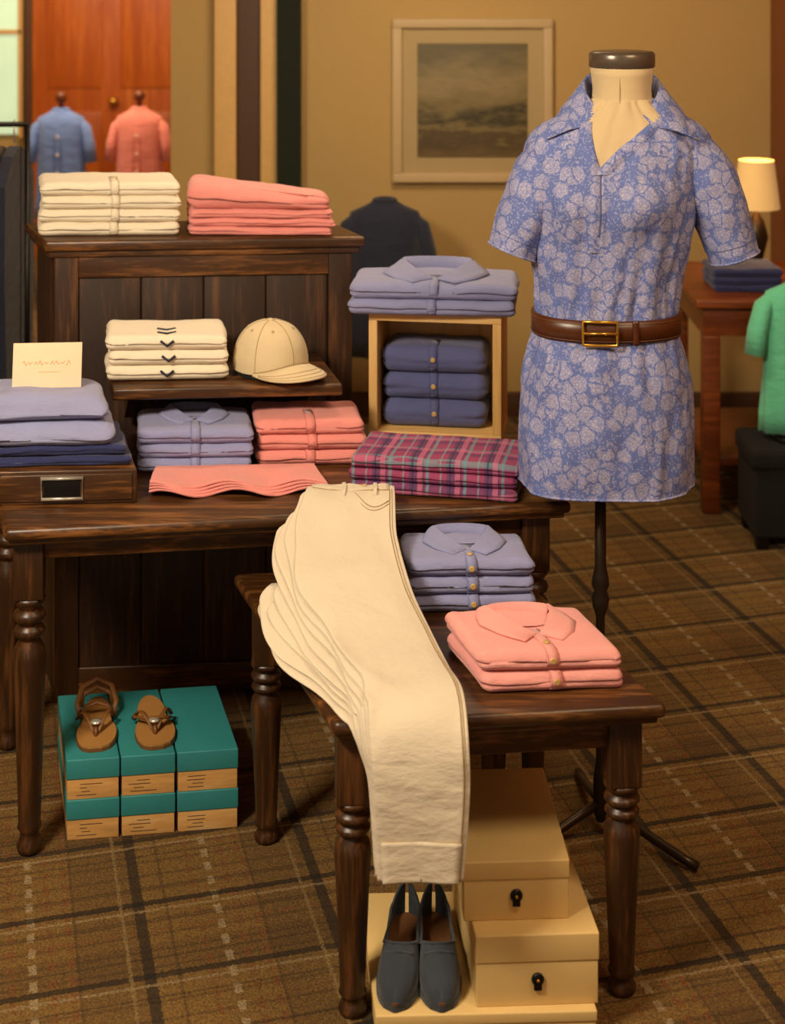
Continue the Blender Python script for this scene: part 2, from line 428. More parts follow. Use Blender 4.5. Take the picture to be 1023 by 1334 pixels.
# ---------------------------------------------------------------- tables
def leg(mb,x,y,ztop,s=.028,rot=0,block=.13):
    M=FM(x,y,0,rot); bx(mb,M_woodz,M,-s,s,-s,s,ztop-block,ztop,.003)
    H=ztop-block
    pr=[(0.55,0),(.72,.01),(.78,.03),(.62,.055),(.55,.07),(.60,.085),(.74,.10),(.66,.12),(.70,.2),(.86,.55),(.95,.70),(.98,.76),(.9,.80),(.62,.83),(.60,.84),(.85,.85),(.95,.865),(.85,.88),(.66,.888),(.66,.90),(.9,.91),(.98,.925),(.9,.94),(.66,.95),(.68,.96),(.95,.98),(.98,1.0)]
    lathe(mb,M_woodz,M,[(r*s*1.12,z*H) for r,z in pr],24)
def table(name,fl,fr,bl,z,th,ap,front_in,back_in,ls):
    ex=Vector((fr[0]-fl[0],fr[1]-fl[1],0)); w=ex.length; rot=math.degrees(math.atan2(ex.y,ex.x))
    ey=Vector((bl[0]-fl[0],bl[1]-fl[1],0)); d=ey.length
    M=FM(fl[0],fl[1],0,rot,ey=ey); mb=MB()
    bx(mb,M_woodx,M,0,w,0,d,z-th,z,.012)
    bx(mb,M_woodx,M,.012,w-.012,.012,d-.012,z-th-.012,z-th+.004,.005)
    a0,a1=z-th-.01-ap,z-th-.008
    for (p,q,r_,s_) in ((.06,w-.06,.05,.07),(.06,w-.06,d-.07,d-.05),(.05,.07,.06,d-.06),(w-.07,w-.05,.06,d-.06)): bx(mb,M_woodx,M,p,q,r_,s_,a0,a1,.003)
    for lx in (front_in,w-front_in):
        for ly in (front_in+.01,d-back_in):
            p=M@Vector((lx,ly,0)); leg(mb,p.x,p.y,z-th-.01,ls,rot)
    return mb.build(name)
table('console_table',(-.82,3.24),(.40,3.41),(-1.04,3.86),.72,.028,.045,.06,.12,.032)
table('low_display_table',(-.105,2.74),(.505,2.81),(-.355,3.415),.56,.028,.06,.055,.07,.031)

# ---------------------------------------------------------------- cabinet
mb=MB(); M=FM(-.895,3.95,0,4.85,ey=(-.42,1,0)); w=.828; D=.31
bx(mb,M_woodx,M,0,w,0,D,1.172,1.20,.008)
bx(mb,M_woodx,M,.012,w-.012,.012,D-.01,1.155,1.174,.004)
bx(mb,M_woodp,M,.03,w-.03,.035,D-.02,.02,1.16,.003)
n=4
for i in range(n):
    a=.09+(w-.18)*i/n; bx(mb,M_woodp,M,a+.0015,a+(w-.18)/n-.0015,.028,.045,.09,1.10,.003)
for a,b_ in ((.028,.09),(w-.09,w-.028)): bx(mb,M_woodz,M,a,b_,.02,.045,0,1.158,.003)
bx(mb,M_woodx,M,.09,w-.09,.02,.045,1.10,1.158,.003); bx(mb,M_woodx,M,.09,w-.09,.02,.045,.02,.09,.003)
sh=FM(-.668,3.66,0,4.85,ey=(-.25,1,0))
bx(mb,M_woodx,sh,0,.55,0,.315,.872,.90,.006)
for a in (.05,.48):
    vs=[(a,.10,.872),(a,.30,.872),(a,.30,.745),(a+.022,.10,.872),(a+.022,.30,.872),(a+.022,.30,.745)]
    mb.add(vs,[[0,1,2],[3,5,4],[0,3,4,1],[1,4,5,2],[2,5,3,0]],M_woodz,sh,False)
mb.build('display_cabinet')

# ---------------------------------------------------------------- stacks
stack('folded_white_shirt_stack',-.74,4.02,1.20,.375,.22,.035,4,M_white,2,-.2,seed=3,stitch=M_stitch,extra=lambda mb,M,h,l:(button(mb,M_btnw,M,.012,.05,h+.003,.008,True) if l else None),px=.012)
def wedge(q):
    u=max(0,min(1,(q.x+.19)/.38)); k=q.z/.055
    q.z=q.z*(1.18-.62*u); q.y+= 0 if q.y<.05 else .03*(1-u)-.05*u*k; return q
stack('folded_pink_shirt_stack',-.345,4.02,1.202,.385,.23,.03,4,M_pink,-2,-.18,seed=5,placket=False,heights=[.022,.022,.022,.055],wav=.005,topfn=wedge)
def chev(mb,M,h,last):
    P=[(-.016,-.0035,h*.72),(0,-.0045,h*.38),(.016,-.0035,h*.72)]
    tube(mb,M_navyd,P,.0034,6,M)
    if last:
        for k in (.02,.058): tube(mb,M_navyd,[(-.022,k+.016,h+.0015),(0,k,h+.002),(.022,k+.016,h+.0015)],.003,6,M)
stack('folded_cream_polo_stack',-.545,3.725,.902,.30,.19,.036,3,M_white,3,-.12,seed=8,extra=chev,placket=False)
stack('folded_periwinkle_polo_stack',-.462,3.60,.72,.275,.20,.033,3,M_blue,2,-.12,seed=11,stitch=M_stitchb,col=.60,ck=.9)
stack('folded_coral_polo_stack',-.193,3.65,.72,.265,.18,.036,3,M_pink,3,-.12,seed=13,stitch=M_stitchp)
stack('folded_navy_polo_stack',.105,3.868,.743,.275,.165,.068,3,M_blued,-8,0,seed=17,btn=M_btn,stitch=M_navy)
stack('folded_blue_polo_stack',.168,3.20,.56,.27,.17,.037,3,M_blue,1,-.1,seed=19,btn=M_btn,stitch=M_stitchb,col=.60,ck=.95)
stack('folded_pink_polo_stack',.302,2.855,.56,.278,.20,.038,2,M_pinkl,4,-.25,seed=23,btn=M_btn,stitch=M_stitchp,col=.60,ck=1.0,kz=.8)
stack('folded_madras_fabric_stack',.088,3.43,.72,.39,.20,.028,3,M_plaid,-11,.02,seed=29,placket=False)
stack('folded_large_polo',.100,3.80,1.04,.425,.225,.040,2,M_blue,-5,-.02,seed=31,stitch=M_stitchb,col=.58,ck=1.45,kz=1.0)

mb=MB()
for i in range(4):
    def fn(q,i=i):
        f=max(0,1-q.y/.16); q.y-= .013*math.sin(q.x*40+i*.3)*f; q.z+=.009*f*(1+math.sin(q.x*40+1.2+i*.3)); q.x*=1+.08*f; return q
    garment(mb,M_pink,FM(-.345,3.435+.003*i,.72+.005*i,3,lean=-.1),.37,.155,.007,41+i,.001,fn,60,10)
mb.build('folded_pink_scarf')

mb=MB(); M=FM(-.06,3.86,.72,-8.6); w=.334; D=.20; H=.32; t=.022
bx(mb,M_boxw,M,0,w,0,D,H-t,H,.002); bx(mb,M_boxw,M,0,w,0,D,0,t,.002)
bx(mb,M_boxwz,M,0,t,0,D,t,H-t,.002); bx(mb,M_boxwz,M,w-t,w,0,D,t,H-t,.002); bx(mb,M_boxwz,M,t,w-t,D-.01,D,t,H-t,.001)
mb.build('wooden_display_cube')

mb=MB(); M=FM(-.567,3.405,.72,4,ey=(-.3,1,0))
bx(mb,M_woodx,M,-.31,0,0,.25,0,.075,.004)
bx(mb,M_woodx,M,-.30,-.01,-.004,.006,.008,.067,.003)
bx(mb,M_black,M,-.205,-.125,-.006,.0,.018,.056,.002)
tube(mb,M_metal,[(-.210,-.007,.014),(-.120,-.007,.014),(-.120,-.007,.060),(-.210,-.007,.060)],.0045,8,M,closed=True)
mb.build('wooden_drawer_box')
mb=MB()
garment(mb,M_navy,FM(-.735,3.415,.795,4,lean=-.2),.31,.21,.022,51,.004)
garment(mb,M_navy,FM(-.745,3.42,.817,4,lean=-.2),.31,.20,.022,52,.004)
def fr(q): q.z-=.010*max(0,q.x/.15)**3*(q.z/.055); q.z-=.02*max(0,(.05-q.y)/.05)**2*(q.z/.055); return q
garment(mb,M_peri,FM(-.765,3.412,.838,3,lean=-.2),.30,.20,.058,53,.006,fr,groove=False)
garment(mb,M_peri,FM(-.78,3.42,.893,5,lean=-.2),.30,.19,.055,54,.006,fr,groove=False)
mb.build('folded_knitwear_stack')
mb=MB(); M=FM(-.79,3.505,.947,4)@Matrix.Rotation(math.radians(-12),4,'X')
bx(mb,M_paper,M,-.078,.078,-.001,.001,0,.10,.0008)
mb.add([(-.03,0.001,.08),(.03,.001,.08),(.03,.035,.0),(-.03,.035,0)],[[0,1,2,3]],M_paper,M)
def scr(x): return (-.055+.11*x,-.0014,.055+.0035*math.sin(x*75)*(1+.6*math.sin(x*22)))
for k in range(9):
    a=k/9; tube(mb,M_ink,[scr(a+.085*i/10) for i in range(11)],.0006,5,M)
tube(mb,M_ink,[(-.02+.05*i/20,-.0014,.035+.001*math.sin(i*2)) for i in range(21)],.0004,4,M)
mb.build('sign_card')

# cap: six-panel crown with a long arched visor
mb=MB(); C=Vector((-.303,3.815,.902)); R=.088; HD=.108
bd=math.radians(-50)
def edge(a):
    d=(a-bd+PI)%(2*PI)-PI
    return .012+.020*max(0,math.cos(d))**3
def dome(a,ph,o=0):
    rr=(R+o)*(math.cos(ph)**.80)*(1+.012*(abs(math.sin(3*(a-bd)))-.5))*(1+.10*abs(math.cos(a-bd)))
    rr*=1+.03*math.sin(2*ph)
    e=edge(a); h=e+(HD+.020-e)*math.sin(ph)+o
    return Vector((C.x+rr*math.cos(a),C.y+rr*math.sin(a),C.z+h))
nu,nv=60,16; vs=[];fs=[]
for j in range(nv+1):
    for i in range(nu): vs.append(dome(2*PI*i/nu,PI/2*j/nv*.999))
for j in range(nv):
    for i in range(nu): i2=(i+1)%nu; fs.append([j*nu+i,j*nu+i2,(j+1)*nu+i2,(j+1)*nu+i])
mb.add(vs,fs,M_cap)
lathe(mb,M_cap,Matrix.Translation((C.x,C.y,C.z+HD+.018)),[(.008,0),(.008,.003),(.004,.006)],12)
for s in range(6):
    a=bd+s*PI/3; tube(mb,M_stitch,[dome(a,PI/2*k/16*.99,.0004) for k in range(17)],.0008,5)
for s in range(6):
    a=bd+PI/6+s*PI/3; tube(mb,M_stitch,[dome(a+.045*math.cos(q*PI/4),1.0+.04*math.sin(q*PI/4),.0005) for q in range(8)],.0008,4,closed=True)
def visor(u,t,o):
    a=bd+u*1.12; L=.088*(1-abs(u)**2.2)*t; base=(R+.001)*(1+.10*abs(math.cos(a-bd)))
    z=edge(a)+.003-.014*t*(1-u*u)-.004*t*u*u
    return Vector((C.x+base*math.cos(a)+L*math.cos(bd+u*.25),C.y+base*math.sin(a)+L*math.sin(bd+u*.25),C.z+max(z,.006)+o))
vs=[];fs=[];n=32
for i in range(n+1):
    u=-1+2*i/n
    for j in range(9):
        for o in (0,-.004): vs.append(visor(u,j/8,o))
for i in range(n):
    for j in range(8):
        a=(i*9+j)*2; b_=((i+1)*9+j)*2
        fs+=[[a,b_,b_+2,a+2],[a+1,a+3,b_+3,b_+1]]
    a=(i*9+8)*2;b_=((i+1)*9+8)*2; fs.append([a,b_,b_+1,a+1])
mb.add(vs,fs,M_cap)
for t_ in (.92,.72,.5): tube(mb,M_stitch,[visor(-.9+1.8*i/30,t_,.0006) for i in range(31)],.0006,4)
tube(mb,M_stitch,[visor(-.98+1.96*i/30,.01,.0012) for i in range(31)],.0014,5)
prism(mb,M_dark,[(C.x+R*.95*math.cos(2*PI*i/24),C.y+R*.95*math.sin(2*PI*i/24)) for i in range(24)],.9015,.912)
mb.build('baseball_cap')

# ---------------------------------------------------------------- trousers
T_Y=[3.40,3.33,3.24,3.10,2.96,2.82,2.735,2.703,2.695,2.692,2.690]
T_Z=[.729,.729,.670,.618,.582,.570,.568,.548,.50,.43,.335]
XL =[-.190,-.195,-.207,-.188,-.125,-.070,-.046,-.040,-.033,-.030,-.026]
XR =[.004,.006,.011,.037,.076,.108,.126,.132,.134,.130,.122]
def interp(A,t):
    n=len(A)-1; x=t*n; i=min(n-1,int(x)); f=x-i
    p0=A[max(0,i-1)];p1=A[i];p2=A[i+1];p3=A[min(n,i+2)]
    return .5*((2*p1)+(-p0+p2)*f+(2*p0-5*p1+4*p2-p3)*f*f+(-p0+3*p1-3*p2+p3)*f**3)
SHA=[.0,.030,.045,.028,.030,.026,.018,.012,.008,.005,.004]
SHB=[.0,.0,.060,.095,.108,.066,.040,.028,.014,.008,.006]
mb=MB(); NL=8; NT=96; NS=26
LY=[(.285,1.0,SHB),(.265,.86,SHB),(.30,.70,SHB),(.27,.56,SHB),(.14,1.15,SHA),(.11,.75,SHA),(.055,.38,SHA),(0,0,SHA)]
def thick(t): return .0068*(.55 if t<.12 else min(1,.55+.45*(t-.12)/.15))
def tframe(t):
    y,z=interp(T_Y,t),interp(T_Z,t); e=.004
    y2,z2=interp(T_Y,min(1,t+e)),interp(T_Z,min(1,t+e)); y1,z1=interp(T_Y,max(0,t-e)),interp(T_Z,max(0,t-e))
    tv=Vector((0,y2-y1,z2-z1)).normalized(); n=Vector((0,tv.z,-tv.y))
    if n.z<0 and abs(n.z)>.05: n=-n
    if abs(n.z)<=.35 and n.y>0: n=-n
    return y,z,n
def wob(x,t,L):
    g=.25+.75*L/7
    return g*(.007*noise.noise(Vector((x*11,t*6,L*.12)))+.0055*noise.noise(Vector((x*26-t*14,t*9,L*.1+4)))*(1 if t<.62 else .45)
        +.003*math.exp(-((t-.66)/.06)**2)*math.sin(x*90+t*20))
for L in range(NL):
    t0,ks,AR=LY[L]; vs=[];fs=[]; te=1-.006*((L*3)%4)
    for i in range(NT+1):
        t=t0+(te-t0)*i/NT; y,z,n=tframe(t); th=thick(t)
        k=ks*(1+.10*math.sin(L*2.1+t*15)); sh_=interp(AR,t)*k
        rc=max(0,1-(t-t0)/.03) if L<NL-1 else 0
        xl=interp(XL,t)-sh_+.022*rc**2+ (.004*math.sin(t*40+L*1.7) if t<.62 else 0)
        xr=interp(XR,t)-.002-.10*sh_-(.03 if L<4 and t<.45 else 0)*max(0,1-t/.45)
        if L==NL-1: xr=interp(XR,t)
        c=(L+.5)*th
        for s in range(NS):
            a=2*PI*s/NS; cx=math.cos(a); sx_=math.sin(a)
            u=math.copysign(abs(cx)**.45,cx); v=math.copysign(abs(sx_)**.6,sx_)
            x=(xl+xr)/2+u*(xr-xl)/2
            vs.append(Vector((x,y,z))+n*(c+v*th*.54+wob(x,t,L)))
    for i in range(NT):
        for s in range(NS): s2=(s+1)%NS; fs.append([i*NS+s,i*NS+s2,(i+1)*NS+s2,(i+1)*NS+s])
    fs.append(list(range(NS))); fs.append([NT*NS+s for s in range(NS)][::-1])
    mb.add(vs,fs,M_khaki)
def surf(t,u,o=.001):
    y,z,n=tframe(t); th=thick(t)
    xl,xr=interp(XL,t)+(.004*math.sin(t*40+(NL-1)*1.7) if t<.62 else 0),interp(XR,t); x=(xl+xr)/2+u*(xr-xl)/2
    return Vector((x,y,z))+n*((NL-.5)*th+th*.54+o-.0002+wob(x,t,NL-1))
def sline(t0,u0,t1,u1,n=30,r=.0009,m=M_stitch,curve=0): tube(mb,m,[surf(t0+(t1-t0)*i/n+curve*math.sin(PI*i/n),u0+(u1-u0)*i/n) for i in range(n+1)],r,5)
sline(.06,.88,1,.86,90,.0009); sline(.06,.93,1,.90,90,.0006)
sline(.925,-.90,.925,.90,10,.0013); sline(.965,-.90,.965,.90,10,.0009); sline(.062,-.86,.062,.86,10,.0013)
sline(.065,.05,.105,.86,16,.0011,curve=.03); sline(.07,.02,.112,.86,16,.0008,curve=.032)
def patch(t0,t1,u0,u1,o,mat,nn=12):
    vs=[];fs=[]
    for oo in (o,0):
        for i in range(nn+1):
            for j in range(13): vs.append(surf(t0+(t1-t0)*i/nn,u0+(u1-u0)*j/12,oo))
    N=(nn+1)*13
    for i in range(nn):
        for j in range(12): a=i*13+j; fs.append([a,a+1,a+14,a+13])
    for j in range(12):
        a=j; fs.append([a,a+1,N+a+1,N+a]); a=nn*13+j; fs.append([a,a+1,N+a+1,N+a])
    for i in range(nn):
        a=i*13; fs.append([a,a+13,N+a+13,N+a]); a=i*13+12; fs.append([a,a+13,N+a+13,N+a])
    mb.add(vs,fs,mat)
patch(0,.058,-.86,.86,.0036,M_khaki); patch(.925,.998,-.88,.88,.0028,M_khaki)
for u in (-.15,.55): patch(.002,.088,u-.03,u+.05,.0075,M_khaki,4)
button(mb,M_btn,Matrix.Translation(surf(.03,.30,.004)),0,0,0,.006,True)
mb.build('folded_cream_trousers')

# ---------------------------------------------------------------- shoe boxes
def shoebox(name,X,w,h,z,y0,d=.31,flip=0):
    mb=MB(); M=FM(X,y0,z,8,ey=(-.28,1,0))
    bx(mb,M_tancard,M,.002,w-.002,.002,d-.002,0,h*.55,.002)
    bx(mb,M_teal,M,0,w,0,d,h*.50,h,.003)
    for k in range(4):
        r=random.Random(k+int(X*100)); bx(mb,M_brownf,M,.015+r.random()*.02,.04+r.random()*.04,-.0006+.002,.004,h*(.10+.09*k),h*(.10+.09*k)+.0014,.0003)
    return mb.build(name)
hb=.088
for lev in range(2):
    for (X,w,y) in ((-.712,.115,3.350),(-.595,.118,3.367),(-.474,.134,3.384)):
        shoebox('shoe_box',X,w,hb,lev*hb,y)
def sandal(x,y,ang,name='sandal',up=True):
    M=FM(x,y,.1765,ang); mb=MB(); L=.235
    def hw(t): return .049*(math.sin(PI*min(1,max(0,t))**.72)**.42)*(1-.24*math.exp(-((t-.56)/.16)**2))*(1-.18*t)
    pts=[];n=26
    for i in range(n+1): t=.003+.994*i/n; pts.append((hw(t),L*t))
    for i in range(n,-1,-1): t=.003+.994*i/n; pts.append((-hw(t)*.95,L*t))
    prism(mb,M_tand,[(a*1.03,b) for a,b in pts],0,.008,M,False); prism(mb,M_tan,pts,.008,.0125,M,False)
    for s in (-1,1):
        tube(mb,M_tand,[Vector((s*.043*(i/10)**.8,.055+.075*(i/10),.012+.030*math.sin(PI*min(1,i/10*.97)))) for i in range(11)],.0055,8,M,flat=.5)
    tube(mb,M_tand,[(0,.048,.011),(0,.052,.022),(0,.058,.026)],.0045,6,M)
    lathe(mb,M_metal,M@Matrix.Translation((0,.072,.030)),[(.005,0),(.013,.001),(.013,.005),(.005,.007)],10)
    if up:
        tube(mb,M_tand,[(-.038,.15,.01),(-.044,.17,.03),(-.034,.21,.048),(0,.230,.058),(.034,.21,.048),(.044,.17,.03),(.038,.15,.01)],.0065,8,M,flat=.6)
        tube(mb,M_tand,[(-.038,.135,.012),(-.026,.14,.035),(0,.142,.044),(.026,.14,.035),(.038,.135,.012)],.006,8,M,flat=.6)
        tube(mb,M_tand,[(-.036,.19,.012),(-.032,.20,.035),(0,.215,.045),(.032,.20,.035),(.036,.19,.012)],.006,8,M,flat=.6)
    else:
        tube(mb,M_tand,[(-.040,.13,.011),(-.042,.11,.026),(-.016,.08,.034),(.022,.068,.038),(.038,.095,.024),(.040,.12,.011)],.0055,8,M,flat=.7)
    return mb.build(name)
sandal(-.655,3.385,10,up=True); sandal(-.520,3.395,14,up=False)

def sbox(name,X,Y,z,w,d,h,rot,lean,lid,lock=True):
    mb=MB(); M=FM(X,Y,z,rot,lean=lean)
    bx(mb,M_cream,M,.002,w-.002,.002,d-.002,0,h-lid+.002,.002); bx(mb,M_cream,M,0,w,0,d,h-lid,h,.003)
    if lock:
        cx=w*.5; zc=(h-lid)*.62
        lathe(mb,M_black,M@Matrix.Translation((cx,0,zc))@Matrix.Rotation(PI/2,4,'X'),[(.011,-.002),(.0115,.002),(.008,.004)],16)
        prism(mb,M_black,[(cx-.007,-.004),(cx+.007,-.004),(cx+.007,.001),(cx-.007,.001)],zc-.018,zc,M)
        lathe(mb,M_gold,M@Matrix.Translation((cx,-.004,zc))@Matrix.Rotation(PI/2,4,'X'),[(.003,0),(.003,.002),(.001,.003)],8)
    return mb.build(name)
sbox('cream_storage_box',-.03,2.715,0,.395,.36,.055,2,-.06,.02,False)
sbox('cream_storage_box',.148,2.735,.055,.223,.31,.128,3,-.05,.05)
sbox('cream_storage_box',.127,2.775,.183,.195,.32,.108,3,0,.034)

def shoe(tx,ty,hx,hy,z):
    mb=MB(); d=Vector((hx-tx,hy-ty,0)); L=d.length; ang=math.degrees(math.atan2(d.y,d.x))-90; M=FM(tx,ty,z,ang)
    def hw(t):
        if t<.3: return .038*math.sqrt(max(0,1-((.3-t)/.3)**2.2))
        if t<.65: return .038-.008*((t-.3)/.35)
        if t<.85: return .030
        return .030*math.sqrt(max(0,1-((t-.85)/.15)**2))
    def hh(t): return (.024+.040*min(1,t/.42)**.8)*(1 if t<.5 else 1-.10*math.sin((t-.5)/.5*PI)+.12*(t-.5)/.5) * (min(1,(t/.06))**.5 if t<.06 else 1)
    def opn(t): return 1.12*min(1,((t-.34)/.14))**.5*(1 if t<.93 else max(0,(1.0-t)/.07)) if t>.34 else 0
    n=40; na=24; vs=[];fs=[]
    def pt(t,a):
        ca,sa=math.cos(a),math.sin(a); return (hw(t)*math.copysign(abs(ca)**.7,ca),L*t,.008+hh(t)*abs(sa)**.7)
    for i in range(n+1):
        t=.001+.998*i/n; op=opn(t)
        for j in range(na+1):
            if j<=na//2: a=(PI/2-op)*(j/(na//2))
            else: a=PI/2+op+(PI/2-op)*((j-na//2-1)/(na//2-1))
            vs.append(pt(t,a))
    for i in range(n):
        t=(i+.5)/n
        for j in range(na):
            if j==na//2 and opn(t)>0: continue
            q=i*(na+1)+j; fs.append([q,q+1,q+na+2,q+na+1])
    mb.add(vs,fs,M_shoe,M)
    o=[(hw(.001+.998*i/24),L*(.001+.998*i/24)) for i in range(25)]+[(-hw(.001+.998*i/24),L*(.001+.998*i/24)) for i in range(24,-1,-1)]
    prism(mb,M_shoe,[(a*1.06,b_) for a,b_ in o],0,.011,M); prism(mb,M_insole,[(a*.95,b_) for a,b_ in o],.011,.016,M)
    rim=[pt(.345+.645*i/28,PI/2-opn(.345+.645*i/28)) for i in range(29)]
    tube(mb,M_shoe,rim+[(-x,y,z_) for x,y,z_ in rim[::-1]],.0028,6,M,closed=True)
    tube(mb,M_shoe,[(-.026,L*.29,.055),(0,L*.275,.062),(.026,L*.29,.055)],.003,6,M)
    return mb.build('suede_loafer')
shoe(.004,2.722,.028,2.985,.056); shoe(.088,2.722,.080,2.985,.056)

# ---------------------------------------------------------------- mannequin
CY=3.38; AF=math.radians(-102)
S=[(.775,.471,.190,.135),(.83,.471,.193,.138),(.898,.470,.193,.138),(.999,.470,.187,.132),(1.06,.470,.172,.122),(1.10,.470,.160,.112),(1.135,.471,.153,.107),(1.20,.472,.157,.108),
(1.283,.476,.172,.115),(1.384,.483,.186,.122),(1.45,.487,.198,.118),(1.50,.494,.206,.110),(1.535,.500,.198,.098),(1.56,.503,.176,.088),(1.58,.505,.140,.078),(1.598,.505,.100,.072),(1.62,.505,.070,.066)]
def sect(z):
    if z<=S[0][0]: return S[0]
    for i in range(len(S)-1):
        if z<=S[i+1][0]:
            f=(z-S[i][0])/(S[i+1][0]-S[i][0]); out=[z]
            for c in (1,2,3):
                p0=S[max(0,i-1)][c];p1=S[i][c];p2=S[i+1][c];p3=S[min(len(S)-1,i+2)][c]
                out.append(.5*((2*p1)+(-p0+p2)*f+(2*p0-5*p1+4*p2-p3)*f*f+(-p0+3*p1-3*p2+p3)*f**3))
            return out
    return S[-1]
def tors(a,z,o=0,wr=True):
    _,cx,hw,hd=sect(z); ca,sa=math.cos(a),math.sin(a)
    d=a-AF; d=(d+PI)%(2*PI)-PI
    bust=.030*(math.exp(-((d-.52)/.34)**2)+math.exp(-((d+.52)/.34)**2))*math.exp(-((z-1.395)/.055)**2)
    e=.9
    x=math.copysign(abs(ca)**e,ca)*(hw+o); y=math.copysign(abs(sa)**e,sa)*(hd+o+bust)
    if wr:
        w_=.007*noise.noise(Vector((ca*3,sa*3,z*7)))+.004*noise.noise(Vector((ca*9,sa*9,z*9+3)))
        w_+= .0045*math.exp(-((z-1.18)/.05)**2)*math.sin(a*22+3*noise.noise(Vector((ca*2,sa*2,z*6))))
        w_+= .0035*math.exp(-((z-1.05)/.05)**2)*math.sin(a*18+1)
        w_+= .007*max(0,(.90-z)/.125)*math.sin(a*5+.6)
        x+=w_*ca; y+=w_*sa
    return Vector((cx+x,CY+y,z))
def vhalf(z): return .072*(z-1.472)/.12
mb=MB(); NA,NZ=160,150; zs=[.775+(1.62-.775)*j/NZ for j in range(NZ+1)]
vs=[tors(2*PI*i/NA,z) for z in zs for i in range(NA)]; fA=[];fB=[]
for j in range(NZ):
    zc=(zs[j]+zs[j+1])/2
    for i in range(NA):
        i2=(i+1)%NA; f=[j*NA+i,j*NA+i2,(j+1)*NA+i2,(j+1)*NA+i]
        a=2*PI*(i+.5)/NA; d=(a-AF+PI)%(2*PI)-PI; u=sect(zc)[2]*math.sin(d)
        if zc>1.472 and abs(d)<1.2 and abs(u-.02*(zc-1.472)/.12)<vhalf(zc): fB.append(f)
        else: fA.append(f)
fB.append([NZ*NA+i for i in range(NA)])
mb.add(vs,fA,M_floral); mb.add(vs,fB,M_linen)
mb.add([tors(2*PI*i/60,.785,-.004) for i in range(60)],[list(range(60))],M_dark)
tube(mb,M_floral,[tors(2*PI*i/90,.778,.000) for i in range(90)],.003,6,closed=True)
def fpt(u,z,o):
    d=math.asin(max(-1,min(1,u/sect(z)[2]))); return tors(AF+d,z,o)
for s in (-1,1):
    vsx=[];fx=[];n=24
    for i in range(n+1):
        z=1.466+(1.575-1.466)*i/n; u0=s*vhalf(z)+.02*(z-1.472)/.12
        for k,(du,o) in enumerate(((-.005*s,.001),(-.003*s,.005),(.012*s,.0055),(.026*s,.0005))): vsx.append(fpt(u0+du,z,o))
    for i in range(n):
        for k in range(3): a=i*4+k; fx.append([a,a+1,a+5,a+4])
    mb.add(vsx,fx,M_floral)
for (u0,u1,o) in ((-.018,.004,.0035),(.002,.016,.0015)):
    vsx=[];fx=[];n=40
    for i in range(n+1):
        z=1.30+(1.475-1.30)*i/n
        for k in range(5): vsx.append(fpt(u0+(u1-u0)*k/4,z,o if 0<k<4 else 0))
    for i in range(n):
        for k in range(4): a=i*5+k; fx.append([a,a+1,a+6,a+5])
    mb.add(vsx,fx,M_floral)
tube(mb,M_stitchb,[fpt(.003,1.335+.135*i/20,.0026) for i in range(21)],.0012,5)
vsx=[];fx=[];n=60; NCX,NCY=.505,CY+.005; C0=math.radians(150)
rowsf=lambda q:[(.068,1.590-.03*q*q,1),(.075,1.645-.055*q*q,1),(.080,1.678-.090*q**2,1),(.086,1.681-.092*q**2,1),(.108,1.650-.083*q**2,1-.06*q**5),(.134+.016*q**6,1.610-.050*q**2,1-.13*q**5),(.142+.046*q**7,1.592-.052*q**2-.002*q**8,1-.20*q**6)]
for i in range(n+1):
    u=-1+2*i/n; q=abs(u)
    for r,z,kf in rowsf(q):
        A=PI/2-C0*u*kf-math.radians(6); vsx.append((NCX+math.cos(A)*r*1.0,NCY+math.sin(A)*r*.95,z))
R_=7
for i in range(n):
    for k in range(R_-1): a=i*R_+k; fx.append([a,a+1,a+R_+1,a+R_])
mb.add(vsx,fx,M_floral)
mb.add([(Vector(p)+Vector((0,.002,-.004))) for p in vsx],fx,M_floral)
tube(mb,M_floral,[vsx[i*R_+R_-1] for i in range(n+1)],.0024,6)
for i in (0,n): tube(mb,M_floral,[vsx[i*R_+k] for k in range(2,R_)],.0024,6)
def sleeve(P,Rr,fl,sd):
    n=30; pts=[];rad=[]
    for i in range(n+1):
        t=i/n; pts.append(Vector([interp([p[c] for p in P],t) for c in range(3)])); rad.append(interp(Rr,t))
    seg=32; vs=[];fs=[]
    for i in range(n+1):
        t=(pts[min(n,i+1)]-pts[max(0,i-1)]).normalized(); s=t.cross(Vector((0,1,0))).normalized(); u=Vector((0,1,0))-t*t.y; u.normalize()
        for k in range(seg):
            a=2*PI*k/seg; r=rad[i]*(1+.07*noise.noise(Vector((math.cos(a)*2,math.sin(a)*2,i*.22+sd)))+.03*math.sin(a*4+i*.3)*(i/n))
            vs.append(pts[i]+s*math.cos(a)*r+u*math.sin(a)*r*fl)
    for i in range(n):
        for k in range(seg): k2=(k+1)%seg; fs.append([i*seg+k,i*seg+k2,(i+1)*seg+k2,(i+1)*seg+k])
    mb.add(vs,fs,M_floral)
    for row in (n,n-3): tube(mb,M_floral if row==n else M_stitchb,[vs[row*seg+k]+(vs[row*seg+k]-pts[row])*.01 for k in range(seg)],.0026 if row==n else .0007,6,closed=True)
    r0=n-2; mb.add([pts[r0]+(vs[r0*seg+k]-pts[r0])*.97 for k in range(seg)],[list(range(seg))],M_dark)  # dark disc stands in for the shade inside the empty sleeve
sleeve([(.400,CY,1.512),(.365,CY,1.498),(.328,CY-.004,1.445),(.295,CY-.01,1.37),(.262,CY-.015,1.285)],[.050,.060,.067,.062,.053],1.15,1)
sleeve([(.610,CY,1.512),(.645,CY,1.496),(.690,CY-.004,1.440),(.722,CY-.01,1.36),(.750,CY-.015,1.272)],[.050,.062,.068,.062,.053],1.15,5)
BZ=1.130; vsx=[];fx=[];n=96
